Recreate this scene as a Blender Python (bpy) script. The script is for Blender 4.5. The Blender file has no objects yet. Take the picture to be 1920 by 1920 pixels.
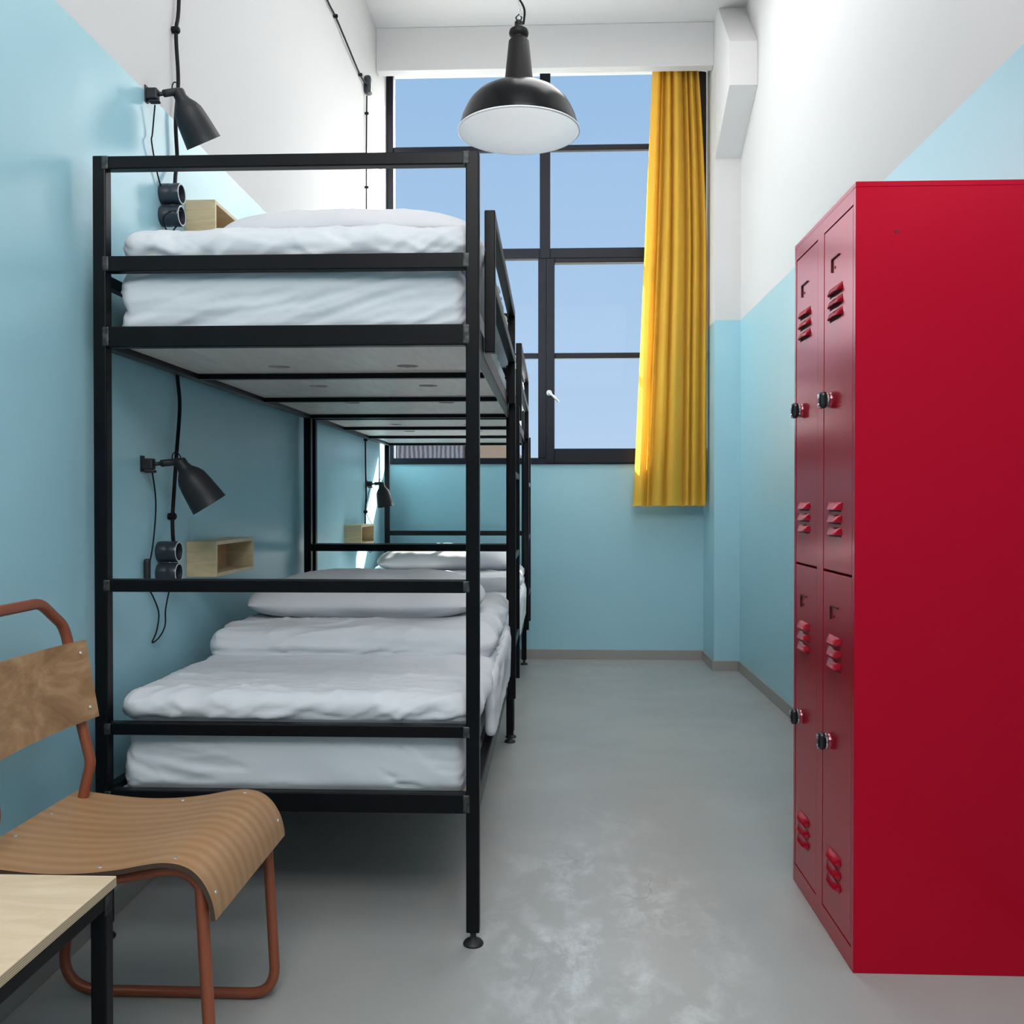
import bpy, bmesh, math, random
from mathutils import Vector, Matrix, noise

random.seed(7)
S = bpy.context.scene
COL = S.collection
PI = math.pi

# ------------------------------------------------------------------ camera
CAMH = 1.0973
cd = bpy.data.cameras.new('camera'); cam = bpy.data.objects.new('camera', cd); COL.objects.link(cam)
cam.location = (0, 0, CAMH)
cam.rotation_euler = (PI/2 - 0.0102, 0, 0.0381)
cd.sensor_width = 36; cd.lens = 36*1740/1920
cd.shift_x = -11.56/1920
cd.clip_start = 0.02; cd.clip_end = 400
S.camera = cam

# ------------------------------------------------------------------ world and lights
SUN_DIR = Vector((1, 1, .9)).normalized()
w = bpy.data.worlds.new('sky'); S.world = w; w.use_nodes = True
nt = w.node_tree; nt.nodes.clear()
out = nt.nodes.new('ShaderNodeOutputWorld'); bg = nt.nodes.new('ShaderNodeBackground')
tc = nt.nodes.new('ShaderNodeTexCoord'); sep = nt.nodes.new('ShaderNodeSeparateXYZ')
ramp = nt.nodes.new('ShaderNodeValToRGB')
nt.links.new(tc.outputs['Generated'], sep.inputs[0]); nt.links.new(sep.outputs['Z'], ramp.inputs[0])
e = ramp.color_ramp.elements
e[0].position = 0; e[0].color = (.42, .55, .74, 1)
e[1].position = .45; e[1].color = (.27, .43, .66, 1)
dot = nt.nodes.new('ShaderNodeVectorMath'); dot.operation = 'DOT_PRODUCT'
dot.inputs[1].default_value = SUN_DIR
nt.links.new(tc.outputs['Generated'], dot.inputs[0])
mr = nt.nodes.new('ShaderNodeMapRange'); mr.inputs[1].default_value = .845; mr.inputs[2].default_value = 1
mr.interpolation_type = 'SMOOTHSTEP'
nt.links.new(dot.outputs['Value'], mr.inputs[0])
glow = nt.nodes.new('ShaderNodeMath'); glow.operation = 'MULTIPLY_ADD'
GLOW = 17.5
glow.inputs[1].default_value = GLOW; glow.inputs[2].default_value = 0.0
nt.links.new(mr.outputs[0], glow.inputs[0])
gsc = nt.nodes.new('ShaderNodeVectorMath'); gsc.operation = 'SCALE'; gsc.inputs[0].default_value = (1, .97, .93)
nt.links.new(glow.outputs[0], gsc.inputs['Scale'])
gad = nt.nodes.new('ShaderNodeVectorMath'); gad.operation = 'ADD'
nt.links.new(ramp.outputs[0], gad.inputs[0]); nt.links.new(gsc.outputs[0], gad.inputs[1])
# added bright lobe in the unseen left sky, lifts the locker's reflection
FILL_DIR = Vector((math.sin(math.radians(-33)), math.cos(math.radians(-33)), .22)).normalized()
hd = nt.nodes.new('ShaderNodeVectorMath'); hd.operation = 'DOT_PRODUCT'; hd.inputs[1].default_value = FILL_DIR
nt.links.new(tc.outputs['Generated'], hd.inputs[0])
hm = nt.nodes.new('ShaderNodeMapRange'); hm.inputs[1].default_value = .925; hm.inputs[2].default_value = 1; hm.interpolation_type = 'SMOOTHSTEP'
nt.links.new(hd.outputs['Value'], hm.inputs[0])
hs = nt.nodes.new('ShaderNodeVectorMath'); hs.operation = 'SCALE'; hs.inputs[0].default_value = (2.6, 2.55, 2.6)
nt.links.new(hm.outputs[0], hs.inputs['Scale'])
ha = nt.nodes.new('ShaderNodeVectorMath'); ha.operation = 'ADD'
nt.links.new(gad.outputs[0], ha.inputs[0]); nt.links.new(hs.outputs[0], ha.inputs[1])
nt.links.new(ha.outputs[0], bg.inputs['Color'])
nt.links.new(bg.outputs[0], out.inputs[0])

sd = bpy.data.lights.new('sun', 'SUN'); sd.energy = 24.0; sd.angle = math.radians(.8); sd.color = (1, .96, .9)
sun = bpy.data.objects.new('sun', sd); COL.objects.link(sun)
sun.rotation_euler = SUN_DIR.to_track_quat('Z', 'Y').to_euler()

def area(name, loc, target, sx, sy, energy, color):
    d = bpy.data.lights.new(name, 'AREA'); d.shape = 'RECTANGLE'; d.size = sx; d.size_y = sy
    d.energy = energy; d.color = color
    o = bpy.data.objects.new(name, d); COL.objects.link(o); o.location = loc
    o.rotation_euler = (Vector(loc) - Vector(target)).to_track_quat('Z', 'Y').to_euler()
    return o
# added fill lights with no fixture, high behind the camera and below the ceiling
area('rear_fill', (.2, -1.2, 3.5), (0, 4.5, 1.0), 1.8, 1.2, 68, (1, .99, .98))
area('ceiling_fill', (.25, .6, 4.15), (.25, .9, 0), 1.2, 2.6, 28, (1, .99, .98))
area('middle_fill', (.35, 4.1, 4.15), (.35, 4.1, 0), 1.2, 2.2, 30, (1, .99, .98))

vs = S.view_settings
vs.view_transform = 'Standard'; vs.look = 'None'; vs.exposure = 0.30; vs.gamma = 1; vs.use_curve_mapping = False

# ------------------------------------------------------------------ materials
def srgb(r, g, b):
    f = lambda c: c/12.92 if c <= .04045 else ((c+.055)/1.055)**2.4
    return (f(r/255), f(g/255), f(b/255), 1)

class Mat:
    def __init__(s, name, col, rough=.5, metal=0, spec=.5, coat=0):
        s.m = bpy.data.materials.new(name); s.m.use_nodes = True
        s.n = s.m.node_tree.nodes; s.l = s.m.node_tree.links
        s.b = s.n['Principled BSDF']
        s.b.inputs['Base Color'].default_value = col
        s.b.inputs['Roughness'].default_value = rough
        s.b.inputs['Metallic'].default_value = metal
        s.b.inputs['Specular IOR Level'].default_value = spec
        s.b.inputs['Coat Weight'].default_value = coat
        s.b.inputs['Coat Roughness'].default_value = .15
    def new(s, t, **k):
        n = s.n.new(t)
        for a, v in k.items(): setattr(n, a, v)
        return n
    def coord(s, scale=(1, 1, 1), kind='Object'):
        t = s.new('ShaderNodeTexCoord'); mp = s.new('ShaderNodeMapping'); mp.inputs['Scale'].default_value = scale
        s.l.new(t.outputs[kind], mp.inputs[0]); return mp.outputs[0]
    def noise(s, scale, detail=3, rough=.5, sc=(1, 1, 1), dist=0):
        n = s.new('ShaderNodeTexNoise'); n.inputs['Scale'].default_value = scale
        n.inputs['Detail'].default_value = detail; n.inputs['Roughness'].default_value = rough
        n.inputs['Distortion'].default_value = dist
        s.l.new(s.coord(sc), n.inputs['Vector']); return n.outputs['Fac']
    def ramp(s, src, stops):
        r = s.new('ShaderNodeValToRGB'); el = r.color_ramp.elements
        while len(el) < len(stops): el.new(.5)
        for i, (p, c) in enumerate(stops): el[i].position = p; el[i].color = c
        s.l.new(src, r.inputs[0]); return r.outputs[0]
    def bump(s, src, strength=.2, dist=.002):
        b = s.new('ShaderNodeBump'); b.inputs['Strength'].default_value = strength; b.inputs['Distance'].default_value = dist
        s.l.new(src, b.inputs['Height']); s.l.new(b.outputs[0], s.b.inputs['Normal']); return s
    def color(s, src): s.l.new(src, s.b.inputs['Base Color']); return s
    def rough(s, src): s.l.new(src, s.b.inputs['Roughness']); return s

BLUE = srgb(156, 200, 213); WHITE = srgb(206, 205, 205)
def wall_mat(name, rough):
    m = Mat(name, BLUE, rough, spec=.5)
    g = m.new('ShaderNodeNewGeometry'); sp = m.new('ShaderNodeSeparateXYZ'); m.l.new(g.outputs['Position'], sp.inputs[0])
    gt = m.new('ShaderNodeMath', operation='GREATER_THAN'); gt.inputs[1].default_value = 2.2823
    m.l.new(sp.outputs['Z'], gt.inputs[0])
    mx = m.new('ShaderNodeMix', data_type='RGBA'); mx.inputs[6].default_value = BLUE; mx.inputs[7].default_value = WHITE
    m.l.new(gt.outputs[0], mx.inputs[0]); m.color(mx.outputs[2])
    r = m.new('ShaderNodeMath', operation='MULTIPLY_ADD'); r.inputs[1].default_value = .5; r.inputs[2].default_value = rough
    m.l.new(gt.outputs[0], r.inputs[0]); m.rough(r.outputs[0])
    m.bump(m.noise(3.5, 2, .4), .25, .02)
    return m.m
M = {}
M['wall'] = wall_mat('two_tone_wall_paint', .32)
M['ceiling'] = Mat('white_ceiling_paint', WHITE, .85)
M['ceiling'] = M['ceiling'].m

def floor_mat():
    m = Mat('grey_resin_floor', srgb(150, 156, 156), .35)
    base = m.ramp(m.noise(1.3, 4, .6), [(.3, srgb(152, 154, 153)), (.7, srgb(165, 165, 162))])
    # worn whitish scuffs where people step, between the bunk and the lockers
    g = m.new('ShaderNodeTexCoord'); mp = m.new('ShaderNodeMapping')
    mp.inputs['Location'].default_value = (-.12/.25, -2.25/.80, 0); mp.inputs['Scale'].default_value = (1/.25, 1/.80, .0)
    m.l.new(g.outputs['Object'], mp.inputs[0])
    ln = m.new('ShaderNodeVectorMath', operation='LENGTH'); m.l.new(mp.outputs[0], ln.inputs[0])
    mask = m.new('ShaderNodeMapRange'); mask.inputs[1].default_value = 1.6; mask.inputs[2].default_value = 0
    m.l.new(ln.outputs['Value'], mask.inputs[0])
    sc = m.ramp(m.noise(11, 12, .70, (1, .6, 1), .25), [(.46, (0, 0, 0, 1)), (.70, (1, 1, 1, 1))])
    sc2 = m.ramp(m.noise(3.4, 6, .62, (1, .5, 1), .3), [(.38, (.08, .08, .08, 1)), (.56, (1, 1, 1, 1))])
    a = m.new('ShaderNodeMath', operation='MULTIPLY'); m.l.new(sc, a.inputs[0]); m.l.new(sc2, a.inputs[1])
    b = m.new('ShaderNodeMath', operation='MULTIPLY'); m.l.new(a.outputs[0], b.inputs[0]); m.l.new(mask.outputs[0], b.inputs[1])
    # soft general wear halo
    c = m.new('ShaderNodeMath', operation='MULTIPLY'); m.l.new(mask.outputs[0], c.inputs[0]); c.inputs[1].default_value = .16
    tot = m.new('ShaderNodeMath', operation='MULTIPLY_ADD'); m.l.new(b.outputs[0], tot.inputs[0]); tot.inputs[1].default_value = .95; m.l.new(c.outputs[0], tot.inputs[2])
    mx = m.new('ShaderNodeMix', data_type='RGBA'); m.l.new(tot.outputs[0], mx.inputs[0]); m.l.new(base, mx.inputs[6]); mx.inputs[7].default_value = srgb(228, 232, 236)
    # thin dark scratches
    v = m.new('ShaderNodeTexVoronoi', feature='DISTANCE_TO_EDGE'); v.inputs['Scale'].default_value = 3.2
    nz = m.new('ShaderNodeTexNoise'); nz.inputs['Scale'].default_value = 3; nz.inputs['Detail'].default_value = 4
    mix = m.new('ShaderNodeMix', data_type='VECTOR'); mix.inputs[0].default_value = .35
    co = m.coord((1, .6, 1)); m.l.new(co, nz.inputs['Vector']); m.l.new(co, mix.inputs[4]); m.l.new(nz.outputs['Color'], mix.inputs[5])
    m.l.new(mix.outputs[1], v.inputs['Vector'])
    ed = m.ramp(v.outputs['Distance'], [(.0, (1, 1, 1, 1)), (.010, (0, 0, 0, 1))])
    ek = m.new('ShaderNodeMath', operation='MULTIPLY'); m.l.new(ed, ek.inputs[0]); m.l.new(mask.outputs[0], ek.inputs[1])
    ek2 = m.new('ShaderNodeMath', operation='MULTIPLY'); m.l.new(ek.outputs[0], ek2.inputs[0])
    m.l.new(m.ramp(m.noise(2.2, 2, .5), [(.50, (0, 0, 0, 1)), (.62, (.6, .6, .6, 1))]), ek2.inputs[1])
    mx2 = m.new('ShaderNodeMix', data_type='RGBA'); m.l.new(ek2.outputs[0], mx2.inputs[0]); m.l.new(mx.outputs[2], mx2.inputs[6]); mx2.inputs[7].default_value = srgb(96, 102, 108)
    m.color(mx2.outputs[2])
    m.rough(m.ramp(m.noise(4, 5, .6), [(.3, (.30, .30, .30, 1)), (.7, (.44, .44, .44, 1))]))
    return m.m
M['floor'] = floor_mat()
M['baseboard'] = Mat('grey_baseboard_paint', srgb(150, 147, 142), .45).m
M['frame_metal'] = Mat('dark_window_frame_paint', srgb(16, 21, 32), .45, spec=.25).m
def glass():
    m = bpy.data.materials.new('clear_pane_glass'); m.use_nodes = True
    n = m.node_tree.nodes; l = m.node_tree.links; n.clear()
    o = n.new('ShaderNodeOutputMaterial'); t = n.new('ShaderNodeBsdfTransparent'); g = n.new('ShaderNodeBsdfGlossy')
    t.inputs[0].default_value = (.97, .985, .98, 1); g.inputs['Roughness'].default_value = .02
    f = n.new('ShaderNodeFresnel'); f.inputs[0].default_value = 1.06
    mx = n.new('ShaderNodeMixShader'); l.new(f.outputs[0], mx.inputs[0]); l.new(t.outputs[0], mx.inputs[1]); l.new(g.outputs[0], mx.inputs[2])
    l.new(mx.outputs[0], o.inputs[0]); return m
M['glass'] = glass()
_m = Mat('black_lacquered_steel', srgb(20, 22, 26), .36, spec=.16)
M['steel'] = _m.color(_m.ramp(_m.noise(14, 4, .6), [(.3, srgb(8, 9, 12)), (.75, srgb(14, 16, 20))])).m
_m = Mat('raw_weld_metal', srgb(96, 102, 100), .5, .5)
M['weld'] = _m.color(_m.ramp(_m.noise(60, 3, .6), [(.35, srgb(34, 37, 39)), (.7, srgb(84, 88, 86))])).m
M['rubber'] = Mat('black_rubber', srgb(24, 25, 27), .55).m
def fabric(name, col, rot=.35, dist=.010, sc=1.0):
    m = Mat(name, col, .8, spec=.2); m.b.inputs['Sheen Weight'].default_value = .1
    t = m.new('ShaderNodeTexCoord'); warp = m.new('ShaderNodeTexNoise'); warp.inputs['Scale'].default_value = 1.7; warp.inputs['Detail'].default_value = 2
    m.l.new(t.outputs['Object'], warp.inputs['Vector'])
    mx = m.new('ShaderNodeMix', data_type='VECTOR'); mx.inputs[0].default_value = .22
    m.l.new(t.outputs['Object'], mx.inputs[4]); m.l.new(warp.outputs['Color'], mx.inputs[5])
    def layer(rx, ry, scl, seed):
        mp = m.new('ShaderNodeMapping'); mp.inputs['Rotation'].default_value = (rx, ry, rx*.8); mp.inputs['Scale'].default_value = scl
        mp.inputs['Location'].default_value = (seed, seed*.3, 0); m.l.new(mx.outputs[1], mp.inputs[0])
        n = m.new('ShaderNodeTexNoise'); n.noise_type = 'RIDGED_MULTIFRACTAL'; n.inputs['Scale'].default_value = 1.0
        n.inputs['Detail'].default_value = 2.2; n.inputs['Roughness'].default_value = .45; n.inputs['Lacunarity'].default_value = 2.1
        m.l.new(mp.outputs[0], n.inputs['Vector']); return n.outputs['Fac']
    a = layer(0, rot, (1.5*sc, 2.4*sc, 7.5*sc), 3.1); b = layer(.5, -rot*1.5, (2.6*sc, 4.2*sc, 5.5*sc), 8.7)
    ad = m.new('ShaderNodeMath', operation='MULTIPLY_ADD'); m.l.new(b, ad.inputs[0]); ad.inputs[1].default_value = .45; m.l.new(a, ad.inputs[2])
    m.bump(ad.outputs[0], .9, dist); return m.m
M['sheet'] = fabric('white_cotton_sheet', srgb(203, 208, 213), -.45, .040, 1.5)
M['duvet'] = fabric('white_cotton_duvet_cover', srgb(207, 210, 215), .4, .035, 1.4)
M['pillow'] = fabric('white_cotton_pillowcase', srgb(206, 207, 212), .7, .022, 1.7)
def wood(name, c1, c2, c3, sc, stretch, dist=1.2, rough=.42):
    m = Mat(name, c1, rough)
    t = m.new('ShaderNodeTexNoise'); t.inputs['Scale'].default_value = sc; t.inputs['Detail'].default_value = 6
    t.inputs['Distortion'].default_value = dist; t.inputs['Roughness'].default_value = .6
    m.l.new(m.coord(stretch), t.inputs['Vector'])
    c = m.ramp(t.outputs['Fac'], [(.32, c2), (.5, c1), (.68, c3)])
    m.color(c); m.bump(t.outputs['Fac'], .06, .001); return m
M['board'] = wood('pale_bed_board_plywood', srgb(212, 204, 196), srgb(204, 195, 186), srgb(220, 213, 205), 5, (6, 1, 1)).m
M['hole'] = Mat('dark_hole_inside', srgb(70, 66, 62), .9).m
M['shelf'] = wood('pale_birch_plywood', srgb(196, 178, 142), srgb(184, 164, 128), srgb(208, 192, 160), 6, (1, 1, 5)).m
M['shelf_in'] = wood('warm_shelf_inside_plywood', srgb(206, 160, 118), srgb(192, 144, 102), srgb(220, 176, 134), 6, (1, 1, 5)).m
def ply_rings(name, c1, dark, light, sc):
    m = Mat(name, c1, .4)
    wv = m.new('ShaderNodeTexWave', wave_type='BANDS', bands_direction='Y'); wv.inputs['Scale'].default_value = sc
    wv.inputs['Distortion'].default_value = 9; wv.inputs['Detail'].default_value = 2.5; wv.inputs['Detail Scale'].default_value = .45
    m.l.new(m.coord((.5, 1, .5)), wv.inputs['Vector'])
    fine = m.noise(26, 4, .6, (.12, 1, .12))
    ad = m.new('ShaderNodeMath', operation='MULTIPLY_ADD'); m.l.new(fine, ad.inputs[0]); ad.inputs[1].default_value = .55; 
    mu = m.new('ShaderNodeMath', operation='MULTIPLY'); m.l.new(wv.outputs['Fac'], mu.inputs[0]); mu.inputs[1].default_value = .3
    m.l.new(mu.outputs[0], ad.inputs[2])
    m.color(m.ramp(ad.outputs[0], [(.22, dark), (.5, c1), (.78, light)])); return m.m
M['seat_wood'] = ply_rings('oak_veneer_seat', srgb(170, 130, 92), srgb(157, 118, 82), srgb(180, 141, 103), 9.0)
def back_wood():
    m = Mat('figured_veneer_backrest', srgb(160, 120, 80), .42)
    n = m.noise(7, 7, .62, (1, .55, 1.6), 2.2)
    m.color(m.ramp(n, [(.3, srgb(132, 94, 58)), (.5, srgb(160, 120, 80)), (.66, srgb(182, 146, 106))])); return m.m
M['back_wood'] = back_wood()
M['ply_edge_dark'] = Mat('dark_veneer_edge', srgb(70, 54, 42), .6).m
def ply_edge():
    m = Mat('layered_plywood_edge', srgb(190, 165, 135), .6)
    g = m.new('ShaderNodeTexCoord'); sp = m.new('ShaderNodeSeparateXYZ'); m.l.new(g.outputs['Object'], sp.inputs[0])
    mm = m.new('ShaderNodeMath', operation='MULTIPLY'); m.l.new(sp.outputs['Z'], mm.inputs[0]); mm.inputs[1].default_value = 2*PI/.0036
    sn = m.new('ShaderNodeMath', operation='SINE'); m.l.new(mm.outputs[0], sn.inputs[0])
    m.color(m.ramp(sn.outputs[0], [(.2, srgb(206, 188, 158)), (.8, srgb(138, 104, 80))])); return m.m
M['ply_edge'] = ply_edge()
M['table_wood'] = wood('birch_table_plywood', srgb(220, 198, 168), srgb(211, 188, 156), srgb(228, 208, 180), 4, (1.2, 5, 1)).m
M['copper'] = Mat('copper_painted_tube', srgb(152, 84, 60), .36, .35).m
M['screw'] = Mat('bright_steel_screw', srgb(225, 225, 225), .25, .8).m
M['chrome'] = Mat('chrome', srgb(210, 210, 214), .15, 1).m
M['lock_black'] = Mat('black_lock_plastic', srgb(32, 32, 35), .25).m
_m = Mat('glossy_red_lacquer', srgb(172, 12, 38), .20, spec=.5)
_m.b.inputs['IOR'].default_value = 2.15; _m.b.inputs['Specular Tint'].default_value = srgb(235, 60, 80)
M['red'] = _m.m
M['red_dark'] = Mat('dark_red_gap', srgb(60, 6, 16), .6).m
M['black_shade'] = Mat('matte_charcoal_lamp_paint', srgb(36, 38, 41), .5, spec=.3).m
M['enamel_black'] = Mat('black_enamel', srgb(10, 12, 16), .24, spec=.28).m
M['enamel_white'] = Mat('white_enamel', srgb(240, 242, 243), .35).m
M['bakelite'] = Mat('dark_bakelite_neck', srgb(28, 27, 27), .5, spec=.25).m
M['cable'] = Mat('black_cable_sheath', srgb(14, 15, 20), .6, spec=.2).m
M['socket'] = Mat('dark_grey_porcelain_socket', srgb(44, 50, 58), .28).m
M['rim_white'] = Mat('pale_socket_rim', srgb(190, 196, 200), .35).m
def curtain_mat():
    m = Mat('yellow_curtain_cotton', srgb(249, 212, 96), .75, spec=.15)
    b = m.noise(240, 2, .5); m.bump(b, .08, .001)
    tr = m.new('ShaderNodeBsdfTranslucent'); tr.inputs[0].default_value = srgb(250, 214, 110)
    mx = m.new('ShaderNodeMixShader'); mx.inputs[0].default_value = .22
    o = m.n['Material Output']
    m.l.new(m.b.outputs[0], mx.inputs[1]); m.l.new(tr.outputs[0], mx.inputs[2]); m.l.new(mx.outputs[0], o.inputs[0]); return m.m
M['curtain'] = curtain_mat()
M['lining'] = Mat('dark_brown_curtain_lining', srgb(70, 62, 60), .85).m
def corrug():
    m = Mat('grey_ribbed_cladding', srgb(150, 148, 150), .6)
    wv = m.new('ShaderNodeTexWave', bands_direction='X'); wv.inputs['Scale'].default_value = 3.2; wv.inputs['Distortion'].default_value = 2.5
    wv.inputs['Detail'].default_value = 3
    m.l.new(m.coord(), wv.inputs['Vector'])
    m.color(m.ramp(wv.outputs['Fac'], [(.2, srgb(92, 88, 92)), (.8, srgb(150, 146, 152))])); return m.m
M['cladding'] = corrug()
M['render'] = Mat('beige_rendered_wall', srgb(164, 140, 120), .8).m
M['tar'] = Mat('pale_roof_gravel', srgb(150, 148, 144), .9).m

# ------------------------------------------------------------------ mesh helpers
def box(bm, x0, x1, y0, y1, z0, z1, bev=0, seg=2):
    vs_ = [bm.verts.new((x, y, z)) for z in (z0, z1) for y in (y0, y1) for x in (x0, x1)]
    F = [(0, 2, 3, 1), (4, 5, 7, 6), (0, 1, 5, 4), (2, 6, 7, 3), (0, 4, 6, 2), (1, 3, 7, 5)]
    fs = [bm.faces.new([vs_[i] for i in f]) for f in F]
    if bev:
        es = {e_ for f in fs for e_ in f.edges}
        bmesh.ops.bevel(bm, geom=list(es), offset=bev, segments=seg, profile=.5, affect='EDGES')
    return bm
def B(*a, bev=0, seg=2):
    bm = bmesh.new(); box(bm, *a, bev=bev, seg=seg); return bm
def obj(name, bm, mat, parent=None, smooth=False, loc=None):
    me = bpy.data.meshes.new(name)
    o = bpy.data.objects.new(name, me); COL.objects.link(o)
    off = Vector((0, 0, 0))
    p = parent
    while p is not None: off += p.location; p = p.parent
    if parent is None and loc is not None: off = Vector(loc); o.location = off
    bmesh.ops.translate(bm, verts=bm.verts, vec=-off)
    bmesh.ops.recalc_face_normals(bm, faces=bm.faces)
    bm.to_mesh(me); bm.free()
    me.materials.append(M[mat] if isinstance(mat, str) else mat)
    if smooth:
        for pl in me.polygons: pl.use_smooth = True
    if parent is not None: o.parent = parent
    return o
def auto_smooth(o, ang=35):
    me = o.data
    bm = bmesh.new(); bm.from_mesh(me)
    for f in bm.faces: f.smooth = True
    for e_ in bm.edges:
        if len(e_.link_faces) == 2 and e_.calc_face_angle() > math.radians(ang): e_.smooth = False
    bm.to_mesh(me); bm.free(); return o
def thing(name, label, cat, loc=(0, 0, 0), group=None):
    o = bpy.data.objects.new(name, None); COL.objects.link(o); o.location = loc
    o.empty_display_size = .05
    return tag(o, label, cat, group)
def tag(o, label, cat, group=None, kind=None):
    o['label'] = label; o['category'] = cat
    if group: o['group'] = group
    if kind: o['kind'] = kind
    return o
def struct(name, bm, mat, parent=None, smooth=False):
    o = obj(name, bm, mat, parent, smooth)
    if parent is None: o['kind'] = 'structure'
    return o
def fillet(pts, r, seg=6):
    pts = [Vector(p) for p in pts]; res = [pts[0]]
    for i in range(1, len(pts)-1):
        a, b, c = pts[i-1], pts[i], pts[i+1]
        rr = r[i] if isinstance(r, (list, tuple)) else r
        u = (a-b).normalized(); v = (c-b).normalized()
        ang = u.angle(v)
        if ang > PI-.02 or rr <= 0: res.append(b); continue
        t = min(rr/math.tan(ang/2), (a-b).length*.48, (c-b).length*.48)
        p0 = b+u*t; p1 = b+v*t
        for k in range(seg+1):
            s_ = k/seg
            res.append(p0*(1-s_)**2 + b*2*s_*(1-s_) + p1*s_**2)
    res.append(pts[-1]); return res
def tube(bm, pts, r, seg=10, cap=True):
    pts = [Vector(p) for p in pts]
    rings = []; t0 = (pts[1]-pts[0]).normalized()
    up = Vector((0, 0, 1)) if abs(t0.z) < .9 else Vector((1, 0, 0))
    n = t0.cross(up).normalized()
    for i, p in enumerate(pts):
        if i == 0: t = t0
        elif i == len(pts)-1: t = (pts[-1]-pts[-2]).normalized()
        else: t = ((pts[i+1]-p).normalized()+(p-pts[i-1]).normalized()).normalized()
        n = (n - t*n.dot(t)).normalized(); b = t.cross(n)
        rr = r[i] if isinstance(r, (list, tuple)) else r
        rings.append([bm.verts.new(p + (n*math.cos(a)+b*math.sin(a))*rr) for a in [2*PI*k/seg for k in range(seg)]])
    for A, C in zip(rings, rings[1:]):
        for k in range(seg): bm.faces.new((A[k], A[(k+1) % seg], C[(k+1) % seg], C[k]))
    if cap: bm.faces.new(rings[0][::-1]); bm.faces.new(rings[-1])
    return bm
def smooth_path(pts, n=8):
    pts = [Vector(p) for p in pts]; P = [pts[0]]+pts+[pts[-1]]; res = []
    for i in range(1, len(P)-2):
        for k in range(n):
            t = k/n; a, b, c, d = P[i-1], P[i], P[i+1], P[i+2]
            res.append(.5*((2*b)+(c-a)*t+(2*a-5*b+4*c-d)*t*t+(3*b-a-3*c+d)*t**3))
    res.append(pts[-1]); return res
def lathe(bm, prof, origin=(0, 0, 0), axis=(0, 0, 1), seg=32, closed=False):
    axis = Vector(axis).normalized(); o = Vector(origin)
    up = Vector((0, 0, 1)) if abs(axis.z) < .9 else Vector((1, 0, 0))
    u = axis.cross(up).normalized(); v = axis.cross(u)
    rings = []
    for (r, h) in prof:
        c = o+axis*h
        if r < 1e-6: rings.append([bm.verts.new(c)])
        else: rings.append([bm.verts.new(c+(u*math.cos(a)+v*math.sin(a))*r) for a in [2*PI*k/seg for k in range(seg)]])
    pairs = list(zip(rings, rings[1:]))
    if closed: pairs.append((rings[-1], rings[0]))
    for A, C in pairs:
        if len(A) == 1 and len(C) == 1: continue
        for k in range(seg):
            j = (k+1) % seg
            if len(A) == 1: bm.faces.new((A[0], C[j], C[k]))
            elif len(C) == 1: bm.faces.new((A[k], A[j], C[0]))
            else: bm.faces.new((A[k], A[j], C[j], C[k]))
    return bm
def soft_box(bm, x0, x1, y0, y1, z0, z1, r, step, disp, fine=0):
    """closed rounded box whose surface is pushed along its normal by disp(point, normal)"""
    rx, ry, rz = [min(r, (b-a)/2-.001) for a, b in ((x0, x1), (y0, y1), (z0, z1))]
    rr = min(rx, ry, rz) if r < .02 else r
    lo = Vector((x0, y0, z0)); hi = Vector((x1, y1, z1))
    def axis_samples(a, b, rad):
        n = max(4, int((b-a)/step)); return [a+(b-a)*i/n for i in range(n+1)]
    X, Y, Z = axis_samples(x0, x1, rx), axis_samples(y0, y1, ry), axis_samples(z0, z1, rz)
    if fine:
        step_o = step; step = fine
        X, Z = axis_samples(x0, x1, rx), axis_samples(z0, z1, rz)
        Y = [y for y in axis_samples(y0, y1, ry) if y < y0+.24]; step = step_o
        Y = Y+[Y[-1]+(y1-Y[-1])*k/max(4, int((y1-Y[-1])/step)) for k in range(1, max(4, int((y1-Y[-1])/step))+1)]
    R = Vector((rx, ry, rz))
    cache = {}
    def vert(i, j, k):
        key = (i, j, k)
        if key in cache: return cache[key]
        p = Vector((X[i], Y[j], Z[k]))
        c = Vector((min(max(p[a], lo[a]+R[a]), hi[a]-R[a]) for a in range(3)))
        d = p-c; q = Vector((d[0]/R[0], d[1]/R[1], d[2]/R[2]))
        mx = max(abs(q[0]), abs(q[1]), abs(q[2]))
        if q.length > 1e-6:
            q = q.normalized()*mx
            p = c+Vector((q[0]*R[0], q[1]*R[1], q[2]*R[2]))
            n = Vector((q[0]/R[0], q[1]/R[1], q[2]/R[2])).normalized()
        else: n = Vector((0, 0, 1))
        p = p+n*disp(p, n)
        v = bm.verts.new(p); cache[key] = v; return v
    nx, ny, nz = len(X)-1, len(Y)-1, len(Z)-1
    for i in range(nx):
        for j in range(ny):
            for k in (0, nz): bm.faces.new((vert(i, j, k), vert(i+1, j, k), vert(i+1, j+1, k), vert(i, j+1, k)))
    for i in range(nx):
        for k in range(nz):
            for j in (0, ny): bm.faces.new((vert(i, j, k), vert(i+1, j, k), vert(i+1, j, k+1), vert(i, j, k+1)))
    for j in range(ny):
        for k in range(nz):
            for i in (0, nx): bm.faces.new((vert(i, j, k), vert(i, j+1, k), vert(i, j+1, k+1), vert(i, j, k+1)))
    return bm
def ridge(p, sx, sy, sz, seed, sharp=3):
    v = noise.noise(Vector((p.x*sx+seed, p.y*sy+seed*1.7, p.z*sz-seed)))
    return (1-min(1, abs(v)*1.8))**sharp
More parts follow.
